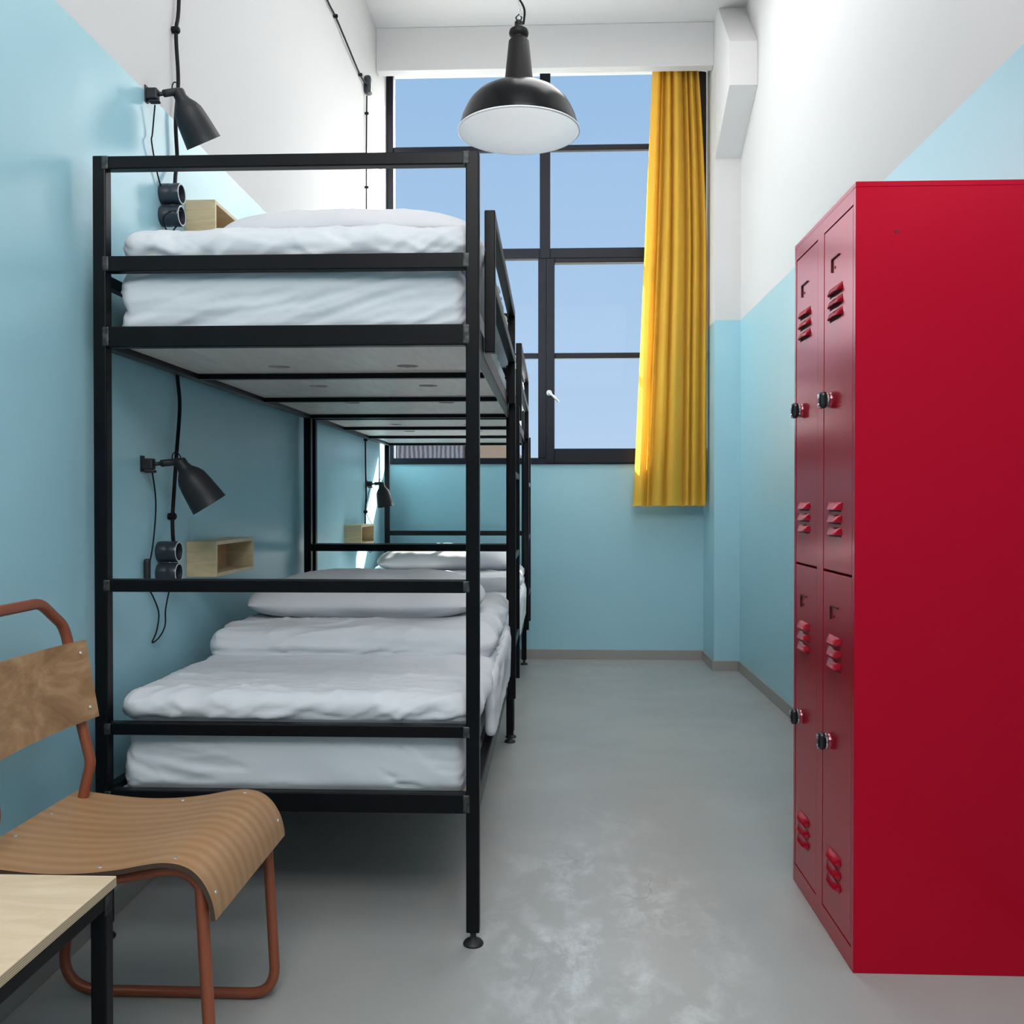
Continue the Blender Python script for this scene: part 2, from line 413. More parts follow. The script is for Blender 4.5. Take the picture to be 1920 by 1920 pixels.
def folds(amp, seed, diag=0, low=.5):
    """cotton creases: a slow swell plus ridges that run diagonally"""
    def f(p, n):
        q = Vector((p.x*math.cos(diag)+p.z*math.sin(diag), p.y, -p.x*math.sin(diag)+p.z*math.cos(diag)))
        wob = .05*noise.noise(Vector((p.x*4+seed, p.y*4, p.z*4)))
        q.z += wob; q.x += wob
        a = ridge(q, 1.6, 5, 13, seed)*.9+ridge(q, 2.6, 3, 24, seed+9)*.45
        b = noise.noise(Vector((p.x*3.1+seed, p.y*2.3, p.z*3)))*low
        return amp*(a+b-.25)
    return f

class Creases:
    """a set of real cloth creases: curved ridges laid over the front face and on over the top"""
    def __init__(s, seed, n, xr, tr, ang, lens, amp, wid):
        rd = random.Random(seed); s.c = []
        for _ in range(n):
            x = rd.uniform(*xr); t = tr[0]+(tr[1]-tr[0])*rd.random(); a = rd.uniform(*ang)
            L = rd.uniform(*lens); s.c.append((x, t, math.cos(a), math.sin(a), L, rd.uniform(*amp)*rd.choice((1, 1, -.6)), rd.uniform(*wid), rd.uniform(-.9, .9)))
    def at(s, x, t):
        v = 0
        for (cx, ct, ca, sa, L, am, w_, bend) in s.c:
            dx = x-cx; dt = t-ct
            if abs(dx) > L or abs(dt) > L: continue
            u = (dx*ca+dt*sa)/L
            if abs(u) > 1: continue
            d = abs(-dx*sa+dt*ca+bend*L*.25*u*u)/w_
            if d > 5: continue
            v += am*math.exp(-d)*(1-u*u)
        return v

# ------------------------------------------------------------------ structure
XL, XR, YF, YB, ZC = -1.175, 1.213, 6.52, -2.8, 4.236
T = .12
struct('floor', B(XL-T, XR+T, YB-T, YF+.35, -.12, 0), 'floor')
struct('ceiling', B(XL-T, XR+T, YB-T, YF+.35, ZC, ZC+.12), 'ceiling')
struct('wall_left', B(XL-T, XL, YB-T, YF+.35, 0, ZC), 'wall')
struct('wall_right', B(XR, XR+T, YB-T, YF+.35, 0, ZC), 'wall')
struct('wall_rear', B(XL, XR, YB-T, YB, 0, ZC), 'wall')
WZ0, WZ1 = 1.367, 4.22
bm = B(XL, XR, YF, YF+.30, 0, WZ0); box(bm, XL, XR, YF, YF+.30, WZ1, ZC)
struct('wall_front', bm, 'wall')
struct('trim_1', B(XL, 1.046, 6.13, 6.21, 3.952, ZC, bev=.004), 'ceiling')       # the white lintel beam in front of the window
# column with corbel
bm = B(1.046, XR, 6.09, YF, 0, ZC)
struct('wall_column', bm, 'wall')
bm = bmesh.new()
prof = [(6.088, 3.33), (5.60, 3.585), (5.60, 3.845), (5.94, 4.20), (5.97, ZC), (6.088, ZC)]
A = [bm.verts.new((1.047, y, z)) for y, z in prof]; C = [bm.verts.new((XR-.001, y, z)) for y, z in prof]
bm.faces.new(A); bm.faces.new(C[::-1])
for k in range(len(prof)): bm.faces.new((A[k], A[(k+1) % 6], C[(k+1) % 6], C[k]))
struct('trim_2', bm, 'ceiling')
bh = .066
struct('baseboard_far', B(XL+.012, 1.046-.012, YF-.012, YF, 0, bh, bev=.002), 'baseboard')
struct('baseboard_left', B(XL, XL+.012, YB, YF-.012, 0, bh, bev=.002), 'baseboard')
struct('baseboard_right', B(XR-.012, XR, YB, 6.09-.012, 0, bh, bev=.002), 'baseboard')
bm = B(1.046-.012, XR-.012, 6.09-.012, 6.09, 0, bh, bev=.002); box(bm, 1.046-.012, 1.046, 6.09, YF-.012, 0, bh)
struct('baseboard_column', bm, 'baseboard')

# window
win = bpy.data.objects.new('window_1', None); COL.objects.link(win); win.location = (0, 6.52, WZ0); win['kind'] = 'structure'
FY0, FY1 = 6.50, 6.56
def fr(bm, x0, x1, z0, z1, y0=FY0, y1=FY1): box(bm, x0, x1, y0, y1, z0, z1, bev=.003, seg=1)
bm = bmesh.new()
fr(bm, XL+.001, -1.126, WZ0, WZ1-.001); fr(bm, 1.10, XR-.001, WZ0, WZ1-.001)
fr(bm, -1.126, 1.10, WZ0, 1.41); fr(bm, -1.126, 1.10, WZ1-.06, WZ1-.001)
obj('outer_frame', bm, 'frame_metal', win)
bm = bmesh.new()
fr(bm, -.097, -.023, 2.802, WZ1-.06); fr(bm, -.108, -.05, 1.41, 2.802)
obj('mullion', bm, 'frame_metal', win)
bm = bmesh.new()
for a, b in ((-1.126, -.097), (-.023, 1.10)): fr(bm, a, b, 3.556, 3.594, 6.51, 6.55)
fr(bm, -1.126, -.108, 2.107, 2.144, 6.51, 6.55)
obj('glazing_bar', bm, 'frame_metal', win)
bm = bmesh.new(); fr(bm, -1.126, -.097, 2.802, 2.873); fr(bm, -.023, 1.10, 2.802, 2.873)
obj('transom', bm, 'frame_metal', win)
bm = bmesh.new()
y0, y1 = 6.488, 6.555
fr(bm, -.05, .007, 1.372, 2.80, y0, y1); fr(bm, 1.04, 1.10, 1.372, 2.80, y0, y1)
fr(bm, .007, 1.04, 1.372, 1.474, y0, y1); fr(bm, .007, 1.04, 2.769, 2.80, y0, y1)
fr(bm, .007, 1.04, 2.107, 2.144, 6.51, 6.55)
cas = obj('casement', bm, 'frame_metal', win)
bm = bmesh.new()
lathe(bm, [(.0, .0), (.020, .0), (.020, .010), (.012, .012), (.011, .035), (0, .036)], (-.03, y0, 1.862), (0, -1, 0), 20)
tube(bm, fillet([(-.03, y0-.03, 1.862), (-.012, y0-.034, 1.845), (.035, y0-.036, 1.795)], .01), .0065, 8)
obj('window_handle', bm, 'rim_white', cas, True)
bm = bmesh.new()
for (x0, x1, z0, z1) in ((-1.126, -.097, 3.594, 4.16), (-.023, 1.1, 3.594, 4.16), (-1.126, -.097, 2.873, 3.556), (-.023, 1.1, 2.873, 3.556),
                         (-1.126, -.108, 2.144, 2.802), (.007, 1.04, 2.144, 2.769), (-1.126, -.108, 1.41, 2.107), (.007, 1.04, 1.474, 2.107)):
    box(bm, x0-.002, x1+.002, 6.528, 6.532, z0-.002, z1+.002)
obj('window_pane', bm, 'glass', win)

# neighbouring buildings seen low through the window
t = thing('warehouse_building', 'grey ribbed metal building beyond the window, seen under the far bunk', 'building', (-4, 21, -4))
bm = B(-9, -1.95, 20, 26, -4, 2.35); obj('wall', bm, 'cladding', t)
bm = B(-9.1, -1.88, 19.9, 26.1, 2.35, 2.43); obj('roof', bm, 'tar', t)
bm = B(-9.0, -1.95, 19.96, 20.0, 1.53, 1.62); obj('ledge', bm, 'tar', t)
t = thing('rendered_house', 'beige rendered house beside the grey ribbed building outside', 'building', (-1.2, 22, -4))
bm = bmesh.new()
pf = [(-1.80, -4), (-.72, -4), (-.72, 2.03), (-1.80, 3.0)]
A = [bm.verts.new((x, 20.3, z)) for x, z in pf]; C = [bm.verts.new((x, 26, z)) for x, z in pf]
bm.faces.new(A); bm.faces.new(C[::-1])
for k in range(4): bm.faces.new((A[k], A[(k+1) % 4], C[(k+1) % 4], C[k]))
obj('wall', bm, 'render', t)
bm = bmesh.new(); tube(bm, [(-1.78, 20.2, 3.03), (-.66, 20.2, 2.02)], .05, 6); obj('eave', bm, 'tar', t)
struct('ground_outside', B(-40, 40, 8, 90, -4.2, -4.0), 'tar')

# ------------------------------------------------------------------ bunk bed
BX0, BX1, BY0, BL = -1.1461, -.1824, 2.2723, 1.98
P = .033; BT = 1.9595
def make_bunk():
    t = thing('bunk_bed', 'black steel bunk bed nearest the camera, beside the wooden chair', 'bunk bed', (BX0, BY0, 0), 'black steel bunk beds along the left wall')
    y1 = BY0+BL
    for (x, y) in ((BX0, BY0), (BX1-P, BY0), (BX0, y1-P), (BX1-P, y1-P)):
        post = obj('post', B(x, x+P, y, y+P, .034, BT, bev=.003), 'steel', t)
        bm = bmesh.new(); c = (x+P/2, y+P/2, 0)
        lathe(bm, [(0, 0), (.025, 0), (.0255, .004), (.021, .010), (.011, .014), (.0075, .018), (.0075, .030), (.012, .031), (.012, .0335), (0, .0335)], c, (0, 0, 1), 20)
        auto_smooth(obj('foot', bm, 'rubber', post))
    def hz(y, z0, z1, nm, d=P):   # crosswise member between the posts of one end
        return obj(nm, B(BX0+P, BX1-P, y, y+d, z0, z1, bev=.003), 'steel', t)
    for y in (BY0+.0015, y1-P+.0015):
        d = P-.003
        hz(y, BT-P, BT-.001, 'end_rail', d); hz(y, .874, .906, 'end_rail', d)
        hz(y, .516, .5466, 'end_rail', d); hz(y, 1.672, 1.711, 'end_rail', d)
        hz(y, .329, .378, 'end_beam', d); hz(y, 1.484, 1.536, 'end_beam', d)
    for x in (BX0+.0015, BX1-P+.0015):
        for z0, z1 in ((.329, .378), (1.484, 1.536)):
            obj('side_beam', B(x, x+P-.003, BY0+P, y1-P, z0, z1, bev=.003), 'steel', t)
    obj('wall_side_rail', B(BX0+.0015, BX0+P-.0015, BY0+P, y1-P, 1.640, 1.668, bev=.003), 'steel', t)
    for zb, zt in ((1.484, 1.500), (.329, .345)):
        for off in (.60, 1.262):
            obj('crossbar', B(BX0+P, BX1-P, BY0+off, BY0+off+.026, zb, zt), 'steel', t)
    # three boards per bunk, each with two round finger holes
    ys = ((.034, .612), (.614, 1.274), (1.276, 1.946)); hy = (.46, .92, 1.46)
    for zb in (1.5005, .3455):
        for (a, b), h in zip(ys, hy):
            bm = bmesh.new(); X0, X1, Y0, Y1 = BX0+P+.001, BX1-P-.001, BY0+a, BY0+b
            oe = [bm.verts.new(p+(zb,)) for p in ((X0, Y0), (X1, Y0), (X1, Y1), (X0, Y1))]
            ed = [bm.edges.new((oe[i], oe[(i+1) % 4])) for i in range(4)]
            for cx in (-.815, -.432):
                ring = [bm.verts.new((cx+.032*math.cos(2*PI*k/24), BY0+h+.032*math.sin(2*PI*k/24), zb)) for k in range(24)]
                ed += [bm.edges.new((ring[i], ring[(i+1) % 24])) for i in range(24)]
            bmesh.ops.triangle_fill(bm, edges=ed, use_beauty=True)
            r = bmesh.ops.extrude_face_region(bm, geom=list(bm.faces))
            bmesh.ops.translate(bm, verts=[v for v in r['geom'] if isinstance(v, bmesh.types.BMVert)], vec=(0, 0, .017))
            bd = obj('bed_board', bm, 'board', t)
            bm = bmesh.new()
            for cx in (-.815, -.432): lathe(bm, [(0, .010), (.0318, .010), (.0318, .014), (0, .014)], (cx, BY0+h, zb), (0, 0, 1), 20)
            obj('finger_hole', bm, 'hole', bd)
    # guard rail outside the aisle beam
    g0, g1 = BX1+.0005, -.1535
    bm = bmesh.new()
    box(bm, g0, g1, 2.44, 2.47, 1.492, 1.866, bev=.003); box(bm, g0, g1, 3.69, 3.72, 1.492, 1.866, bev=.003)
    box(bm, g0, g1, 2.47, 3.69, 1.836, 1.8655, bev=.003); box(bm, g0, g1, 2.47, 3.69, 1.655, 1.685, bev=.003)
    obj('guard_rail', bm, 'steel', t)
    bm = bmesh.new()
    for y in (3.755, 4.195): box(bm, g0, g1, y, y+.026, .30, 1.534, bev=.003)
    for y in (3.755, 4.195): box(bm, g0-.002, g0+.006, y-.01, y+.034, .335, .375)
    ld = obj('ladder', bm, 'steel', t)
    for z in (.50, .86, 1.20): obj('rung', B(g0+.002, g1-.002, 3.781, 4.195, z, z+.026, bev=.003), 'steel', ld)
    # raw weld patches on the near end joints
    for x in (BX0+P-.009, BX1-P-.007):
        for z0, z1, in ((1.926, 1.958), (1.674, 1.709), (1.487, 1.534), (.876, .904), (.517, .545), (.332, .376)):
            bm = bmesh.new(); soft_box(bm, x, x+.016, BY0-.0012, BY0+.002, z0, z1, .0015, .004, lambda p, n: .0006*noise.noise(p*160))
            obj('weld_seam', bm, 'weld', t, True)
    return t
def copy_tree(o, parent=None):
    c = o.copy(); COL.objects.link(c); c.parent = parent
    for ch in list(o.children): copy_tree(ch, c)
    return c
DY = 2.035
bunk = make_bunk()
b2 = copy_tree(bunk); b2.location.y += DY
b2['label'] = 'black steel bunk bed at the far end, below the large window'

# ------------------------------------------------------------------ bedding
def mattress(z0, z1, seed, label, ang):
    bm = bmesh.new()
    f = folds(.007, seed, -.35 if seed < 20 else .3, .9)
    yf = BY0+.037
    cr = Creases(int(seed*10), 46, (-1.12, -.2), (z0-.02, z1+.02), ang, (.10, .42), (.003, .0075), (.005, .011))
    def d(p, n):
        k = f(p, n)*(1 if n.z < .7 else .35)+cr.at(p.x, p.z-(p.y-yf))-.004
        if n.z < -.5: return 0
        if n.y > .5: k *= .3
        return max(-.014, min(.001 if n.x > .5 or n.y < -.5 else .010, k))
    soft_box(bm, -1.100, -.2185, yf, BY0+1.935, z0, z1, .034, .016, d, .0065)
    o = obj('mattress', bm, 'sheet', None, True, (-.65, BY0+1, z0))
    return tag(o, label, 'mattress', 'white mattresses on the bunk beds')
m_low = mattress(.364, .531, 3.3, 'white mattress on the lower bunk of the nearest bed', (-.75, .05))
m_up = mattress(1.519, 1.692, 31.7, 'white mattress on the upper bunk of the nearest bed', (.0, .5))
def duvet(zt, seed, upper, label):
    bm = bmesh.new()
    f = folds(.010, seed, .5, 1.0)
    yd = BY0+.033
    c1 = Creases(int(seed*7), 40, (-1.12, -.18), (zt-.09, zt+.02), (-.7, .1) if upper else (-.6, .5), (.08, .34), (.003, .007), (.005, .010))
    c2 = Creases(int(seed*3), 34, (-1.12, -.18), (zt-.75, zt-.02), (-1.9, -1.2), (.04, .14), (.0015, .004), (.006, .012))
    c3 = Creases(int(seed*5), 90, (-1.12, -.18), (zt-1.35, zt+.02), (-.5, .45), (.10, .40), (.003, .007), (.006, .013))
    def g(p, n):
        a = 1.0 if n.z < .6 else .55
        t_ = p.z-(p.y-yd)
        k = f(p, n)*a*.8+c1.at(p.x, t_)+c2.at(p.x, t_)+c3.at(p.x, t_)*.6-.002
        # corner pulls
        if n.z < -.6: return 0
        if n.y < -.4: k = min(k, .008)
        return max(-.014, min(.020, k))
    z0 = zt-(.086 if not upper else .105)
    y0 = BY0+.033
    soft_box(bm, -1.108, -.178, y0, BY0+1.86, z0, zt, .055, .014, g, .0068)
    # the side that hangs over the aisle beam
    if not upper:
        def h(p, n): return .010*noise.noise(Vector((p.x*2, p.y*7+seed, p.z*5)))+.006*ridge(p, 3, 12, 6, seed)-.002
        soft_box(bm, -.200, -.1725, BY0+.46, BY0+1.40, .405, zt-.028, .013, .013, h)
    # turned-down double layer towards the head end
    fy = BY0+(.61 if not upper else .42)
    f2 = folds(.013, seed+3, .25, 1.2)
    soft_box(bm, -1.105, -.190, fy, BY0+1.84, zt-.030, zt+.080, .060, .012, lambda p, n: max(-.014, min(.018, f2(p, n)*.8+c3.at(p.x, p.z-.05-(p.y-yd))*1.2-.010*ridge(p, .6, .4, 22, seed+1, 2)*max(0, -n.y))) if n.z > -.5 else 0, .0085)
    o = obj('duvet', bm, 'duvet', None, True, (-.65, BY0+1, z0))
    return tag(o, label, 'duvet', 'white duvets on the bunk beds')
d_low = duvet(.618, 12.1, False, 'white duvet folded double on the lower bunk of the nearest bed')
d_up = duvet(1.798, 44.4, True, 'white duvet on the upper bunk of the nearest bed')
def pillow(cx, cy, z0, wx, wy, h, seed, label, tilt=0):
    bm = bmesh.new(); N, Mm = 64, 44
    def pt(u, v, s):
        # pinched corners: sides bow in slightly between them
        x = u*(1-.05*(1-v*v)**1.0*0)*wx/2*(1-.035*(1-abs(u))*0); y = v*wy/2
        x *= 1-.04*(1-abs(v)**3)*0; y *= 1
        cr = (abs(u)**6+abs(v)**6)
        e_ = max(0, (1-abs(u)**3.2))**.55*max(0, (1-abs(v)**2.6))**.6
        k = noise.noise(Vector((u*2.3+seed, v*2.1, s)))*.14 + noise.noise(Vector((u*6+seed, v*4, s*2)))*.05
        wr = .06*ridge(Vector((u*1.0, v*1.0, 0)), 5, 1.2, 1, seed+7)*(1-e_*.5)
        z = s*h/2*e_*(1+k+wr)
        if s < 0: z = max(z, -h*.42)*.85
        rnd = 1-.10*(abs(u)*abs(v))**2
        return Vector((cx+x*rnd, cy+y*rnd, z0+h*.36+z+tilt*y))
    g = {}
    for s in (1, -1):
        for i in range(N+1):
            for j in range(Mm+1):
                u = -math.cos(PI*i/N); v = -math.cos(PI*j/Mm)
                if i in (0, N) or j in (0, Mm):
                    if s == -1: g[(s, i, j)] = g[(1, i, j)]; continue
                g[(s, i, j)] = bm.verts.new(pt(u, v, s))
        for i in range(N):
            for j in range(Mm): bm.faces.new((g[(s, i, j)], g[(s, i+1, j)], g[(s, i+1, j+1)], g[(s, i, j+1)]))
    o = obj('pillow', bm, 'pillow', None, True, (cx, cy, z0))
    return tag(o, label, 'pillow', 'white pillows on the bunk beds')
p_low = pillow(-.665, 3.36, .690, .83, .54, .185, 2.2, 'white pillow on the lower bunk of the nearest bed', .04)
p_up = pillow(-.640, 3.02, 1.872, .82, .48, .18, 8.8, 'white pillow on the upper bunk of the nearest bed', .02)
for src, lab in ((m_low, 'white mattress on the lower bunk of the far bed'), (m_up, 'white mattress on the upper bunk of the far bed'),
                 (d_low, 'white duvet on the lower bunk of the far bed, partly sunlit'), (d_up, 'white duvet on the upper bunk of the far bed'),
                 (p_low, 'white pillow on the lower bunk of the far bed'), (p_up, 'white pillow on the upper bunk of the far bed')):
    c = src.copy(); COL.objects.link(c); c.location.y += DY; c['label'] = lab
    if src is p_low: c.location.x += .04; c.location.y += .12
    
# ------------------------------------------------------------------ lockers
LX, LY0, LY1, LX1, LH = .698, 2.18, 2.722, 1.20, 1.8395
def make_locker():
    t = thing('locker', 'tall glossy red metal locker cabinet with four doors against the right wall', 'locker', (LX, LY0, 0))
    # carcass: side panels, top, base, back and the front face frame with real door openings
    fx = LX+.0
    colz = ((LY0+.018, 2.432), (2.487, LY1-.018)); rows = ((.052, .9232), (.9238, 1.792))
    bm = bmesh.new()
    box(bm, fx, LX1, LY0, LY0+.018, 0, LH-.0125, bev=.0012, seg=1); box(bm, fx, LX1, LY1-.018, LY1, 0, LH-.0125, bev=.0012, seg=1)
    box(bm, fx, LX1, LY0, LY1, LH-.013, LH, bev=.0012, seg=1); box(bm, LX1-.006, LX1, LY0+.014, LY1-.014, 0, LH-.012)
    box(bm, fx+.02, LX1-.006, LY0+.014, LY1-.014, .04, .05)
    box(bm, fx, fx+.02, LY0+.018, LY1-.018, 1.792, LH-.013); box(bm, fx, fx+.02, LY0+.018, LY1-.018, 0, .052)
    box(bm, fx, fx+.02, 2.432, 2.487, .052, 1.792)
    obj('cabinet_body', bm, 'red', t)
    obj('door_gap_backing', B(fx+.0206, fx+.024, LY0+.016, LY1-.016, .05, 1.794), 'red_dark', t)
    # small round knock-out on the side panel
    bm = bmesh.new(); lathe(bm, [(0, .0), (.0035, .0), (.0035, .0012), (0, .0012)], (LX+.092, LY0, 1.723), (0, -1, 0), 12)
    obj('side_plug', bm, 'red_dark', t)
    for (a, b) in colz:
        for (z0, z1) in rows:
            gap = .0022
            d = obj('door', B(fx+.0008, fx+.018, a+gap, b-gap, z0+gap, z1-gap, bev=.0018, seg=2), 'red', t)
            cy = (a+b)/2+.018
            def louvre(z):
                bm = bmesh.new(); L = .054
                n = 12
                rows_ = []
                # hood: pressed outward, closed at the top and open below
                for i in range(n+1):
                    s_ = -1+2*i/n; k = (1-abs(s_)**4)
                    pr = .013*k
                    rows_.append([bm.verts.new((fx+.0006, cy+s_*L, z+.011)), bm.verts.new((fx-pr*.55, cy+s_*L*.985, z+.006)),
                                  bm.verts.new((fx-pr, cy+s_*L*.97, z-.007)), bm.verts.new((fx-pr+.0018*k, cy+s_*L*.965, z-.0078)), bm.verts.new((fx+.0006, cy+s_*L, z-.004))])
                for A_, C_ in zip(rows_, rows_[1:]):
                    for k in range(4): bm.faces.new((A_[k], A_[k+1], C_[k+1], C_[k]))
                auto_smooth(obj('vent_louvre', bm, 'red', d), 50)
                obj('vent_slot', B(fx+.0001, fx+.001, cy-L*.9, cy+L*.9, z-.0125, z-.0035), 'red_dark', d)
            for dz in (.169, .199, .229): louvre(z1-dz)
            for dz in (.163, .132, .101): louvre(z0+dz)
            # label holder: raised L-shaped lip and a punched hole
            lz = z1-.085
            bm = bmesh.new(); box(bm, fx-.003, fx+.0008, cy-.030, cy+.030, lz-.003, lz); box(bm, fx-.003, fx+.0008, cy+.0275, cy+.030, lz-.034, lz)
            obj('label_holder', bm, 'red_dark', d)
            bm = bmesh.new(); lathe(bm, [(0, 0), (.0035, 0), (.0035, .0015), (0, .0015)], (fx+.001, cy+.006, lz-.026), (-1, 0, 0), 10)
            obj('label_hole', bm, 'red_dark', d)
            # hasp lock
            zl = z1-.434; yl = b-.040
            bm = bmesh.new(); soft_box(bm, fx-.024, fx-.004, yl-.015, yl+.015, zl-.022, zl+.022, .010, .004, lambda p, n: 0)
            lk = obj('lock', bm, 'lock_black', d, True)
            bm = bmesh.new(); lathe(bm, [(.015, 0), (.019, .0), (.0195, .004), (.017, .007), (0, .007)], (fx+.0009, yl, zl), (-1, 0, 0), 20)
            box(bm, fx-.0253, fx-.023, yl-.008, yl+.008, zl+.004, zl+.016, bev=.001, seg=1)
            tube(bm, [(fx-.011, yl+.0158, zl-.015), (fx-.011, yl+.0158, zl+.015)], .0028, 8)
            tube(bm, [(fx-.020, yl-.008, zl-.0175), (fx-.020, yl+.008, zl-.0175)], .0035, 8)
            auto_smooth(obj('lock_trim', bm, 'chrome', lk))
            bm = bmesh.new(); lathe(bm, [(0, 0), (.004, 0), (.004, .003), (0, .003)], (fx-.0228, yl, zl-.012), (-1, 0, 0), 12); obj('keyhole', bm, 'chrome', lk)
    return t
make_locker()

# ------------------------------------------------------------------ curtain
def curtain():
    t = thing('curtain', 'long mustard yellow curtain hanging at the right side of the window', 'curtain', (.8, 6.27, 1.07))
    def sheet(z0, z1, xl, xr, y, amp, valleys, seed, th):
        bm = bmesh.new(); NX, NZ = 220, 70; g = []
        for k in range(NZ+1):
            s_ = k/NZ; z = z0+(z1-z0)*s_
            row = []
            a = xl(s_); b = xr(s_)
            for i in range(NX+1):
                u = i/NX
                # broad pleats rounding towards the room with narrow deep valleys between them
                sh = .018*math.sin(s_*2.4+u*6+seed)
                uu = min(1, max(0, u+sh*math.sin(PI*u)))
                vb = valleys
                k_ = max(q for q in range(len(vb)-1) if vb[q] <= uu+1e-9)
                l_ = (uu-vb[k_])/(vb[k_+1]-vb[k_]); wd = (vb[k_+1]-vb[k_])
                pl = math.sin(PI*min(1, l_))**.62
                skew = (.25 if k_ % 2 else -.2)*math.sin(2*PI*l_)*.5
                yy = y-amp*(pl+skew)*(.55+2.2*wd)*(.8+.2*s_)+.004*noise.noise(Vector((u*6, s_*5, seed)))
                x = a+(b-a)*u
                ph = l_*PI
                row.append(bm.verts.new((x, yy, z+(.004*math.sin(ph) if k == 0 else 0))))
            g.append(row)
        for A_, C_ in zip(g, g[1:]):
            for i in range(NX): bm.faces.new((A_[i], A_[i+1], C_[i+1], C_[i]))
        bmesh.ops.solidify(bm, geom=list(bm.faces), thickness=th)
        return bm
    bm = sheet(1.072, 4.03, lambda s: .538+.128*s**.95, lambda s: 1.034-.062*max(0, (s-.55)/.45)**1.6, 6.33, .085, (0, .17, .235, .40, .66, .76, .90, 1.0), 1.3, .0015)
    o = obj('drape', bm, 'curtain', t, True)
    bm = sheet(1.10, 4.03, lambda s: .72, lambda s: 1.040, 6.40, .012, (0, .3, .6, 1.0), 4.1, .0015)
    obj('lining', bm, 'lining', t, True)
    bm = bmesh.new(); tube(bm, [(-1.17, 6.30, 4.05), (1.04, 6.30, 4.05)], .010, 10); obj('curtain_rail', bm, 'chrome', t, True)
curtain()

# ------------------------------------------------------------------ pendant lamp
def pendant():
    cx, cy, z = -.116, 3.1, 2.332
    t = thing('pendant_lamp', 'black enamel industrial pendant lamp with white inside hanging on a chain', 'lamp', (cx, cy, 4.236))
    o = (cx, cy, z)
    outp = [(.2005, -.003), (.2015, .002), (.198, .012), (.188, .045), (.176, .071), (.162, .094), (.141, .116), (.113, .132), (.078, .142), (.047, .147)]
    inn = [(r-.003, h-.0025) for r, h in outp[1:]]
    bm = lathe(bmesh.new(), outp+[(.0, .149)], o, (0, 0, 1), 72); sh = obj('shade', bm, 'enamel_black', t, True)
    inp = [(.2005, -.003), (.1955, .003)]+[(max(.0, r-.004), h-.003) for r, h in outp[3:]]+[(0, .143)]
    bm = lathe(bmesh.new(), inp, o, (0, 0, 1), 72); obj('shade_inside', bm, 'enamel_white', sh, True)
    bm = lathe(bmesh.new(), [(.199, -.0035), (.2035, -.002), (.2035, .002), (.199, .0035)], o, (0, 0, 1), 72, closed=True); obj('shade_rim', bm, 'enamel_white', sh, True)
    bm = lathe(bmesh.new(), [(.0, .145), (.049, .145), (.050, .153), (.0485, .156), (.034, .298), (.030, .303), (.024, .308), (.024, .312),
                             (.031, .318), (.033, .326), (.030, .336), (.018, .343), (.014, .350), (.014, .362), (.008, .368), (0, .368)], o, (0, 0, 1), 32)
    auto_smooth(obj('neck', bm, 'bakelite', t), 40)
    bm = bmesh.new(); zz = z+.364; k = 0
    while zz < 4.20:
        pts = []; L, W_ = .0115, .0062
        for a in range(13):
            an = 2*PI*a/12
            u = math.cos(an)*W_; v = math.sin(an)*L
            pts.append((cx+.004+(u if k % 2 else 0), cy+(0 if k % 2 else u), zz+.010+v))
        tube(bm, pts, .0014, 6, cap=False); zz += .0185; k += 1
    obj('chain', bm, 'chrome', t, True)
    pts = [(cx+.016, cy-.02, z+.345), (cx+.020, cy-.03, z+.385), (cx+.006, cy-.025, z+.42), (cx-.010, cy-.01, z+.45), (cx-.006, cy-.012, z+.48), (cx-.016, cy, z+.52), (cx-.022, cy, z+.60), (cx-.012, cy, z+.85), (cx-.02, cy, 3.7), (cx-.008, cy, 4.21)]
    bm = tube(bmesh.new(), smooth_path(pts), .0036, 8); obj('power_cord', bm, 'cable', t, True)
    bm = lathe(bmesh.new(), [(0, 0), (.045, 0), (.045, -.02), (.02, -.045), (0, -.045)], (cx, cy, 4.2355), (0, 0, 1), 24); obj('ceiling_rose', bm, 'enamel_black', t)
    bm = bmesh.new(); tube(bm, [(cx-.006, cy, z+.368), (cx-.010, cy, z+.378), (cx, cy, z+.388), (cx+.010, cy, z+.378), (cx+.006, cy, z+.368)], .0025, 8); obj('hook', bm, 'bakelite', t, True)
pendant()
ld_ = bpy.data.lights.new('pendant_fill', 'POINT'); ld_.energy = .30; ld_.shadow_soft_size = .06; ld_.color = (1, .99, .97)  # added light without a bulb, whitens the inside of the shade
lo_ = bpy.data.objects.new('pendant_fill', ld_); COL.objects.link(lo_); lo_.location = (-.116, 3.1, 2.385)

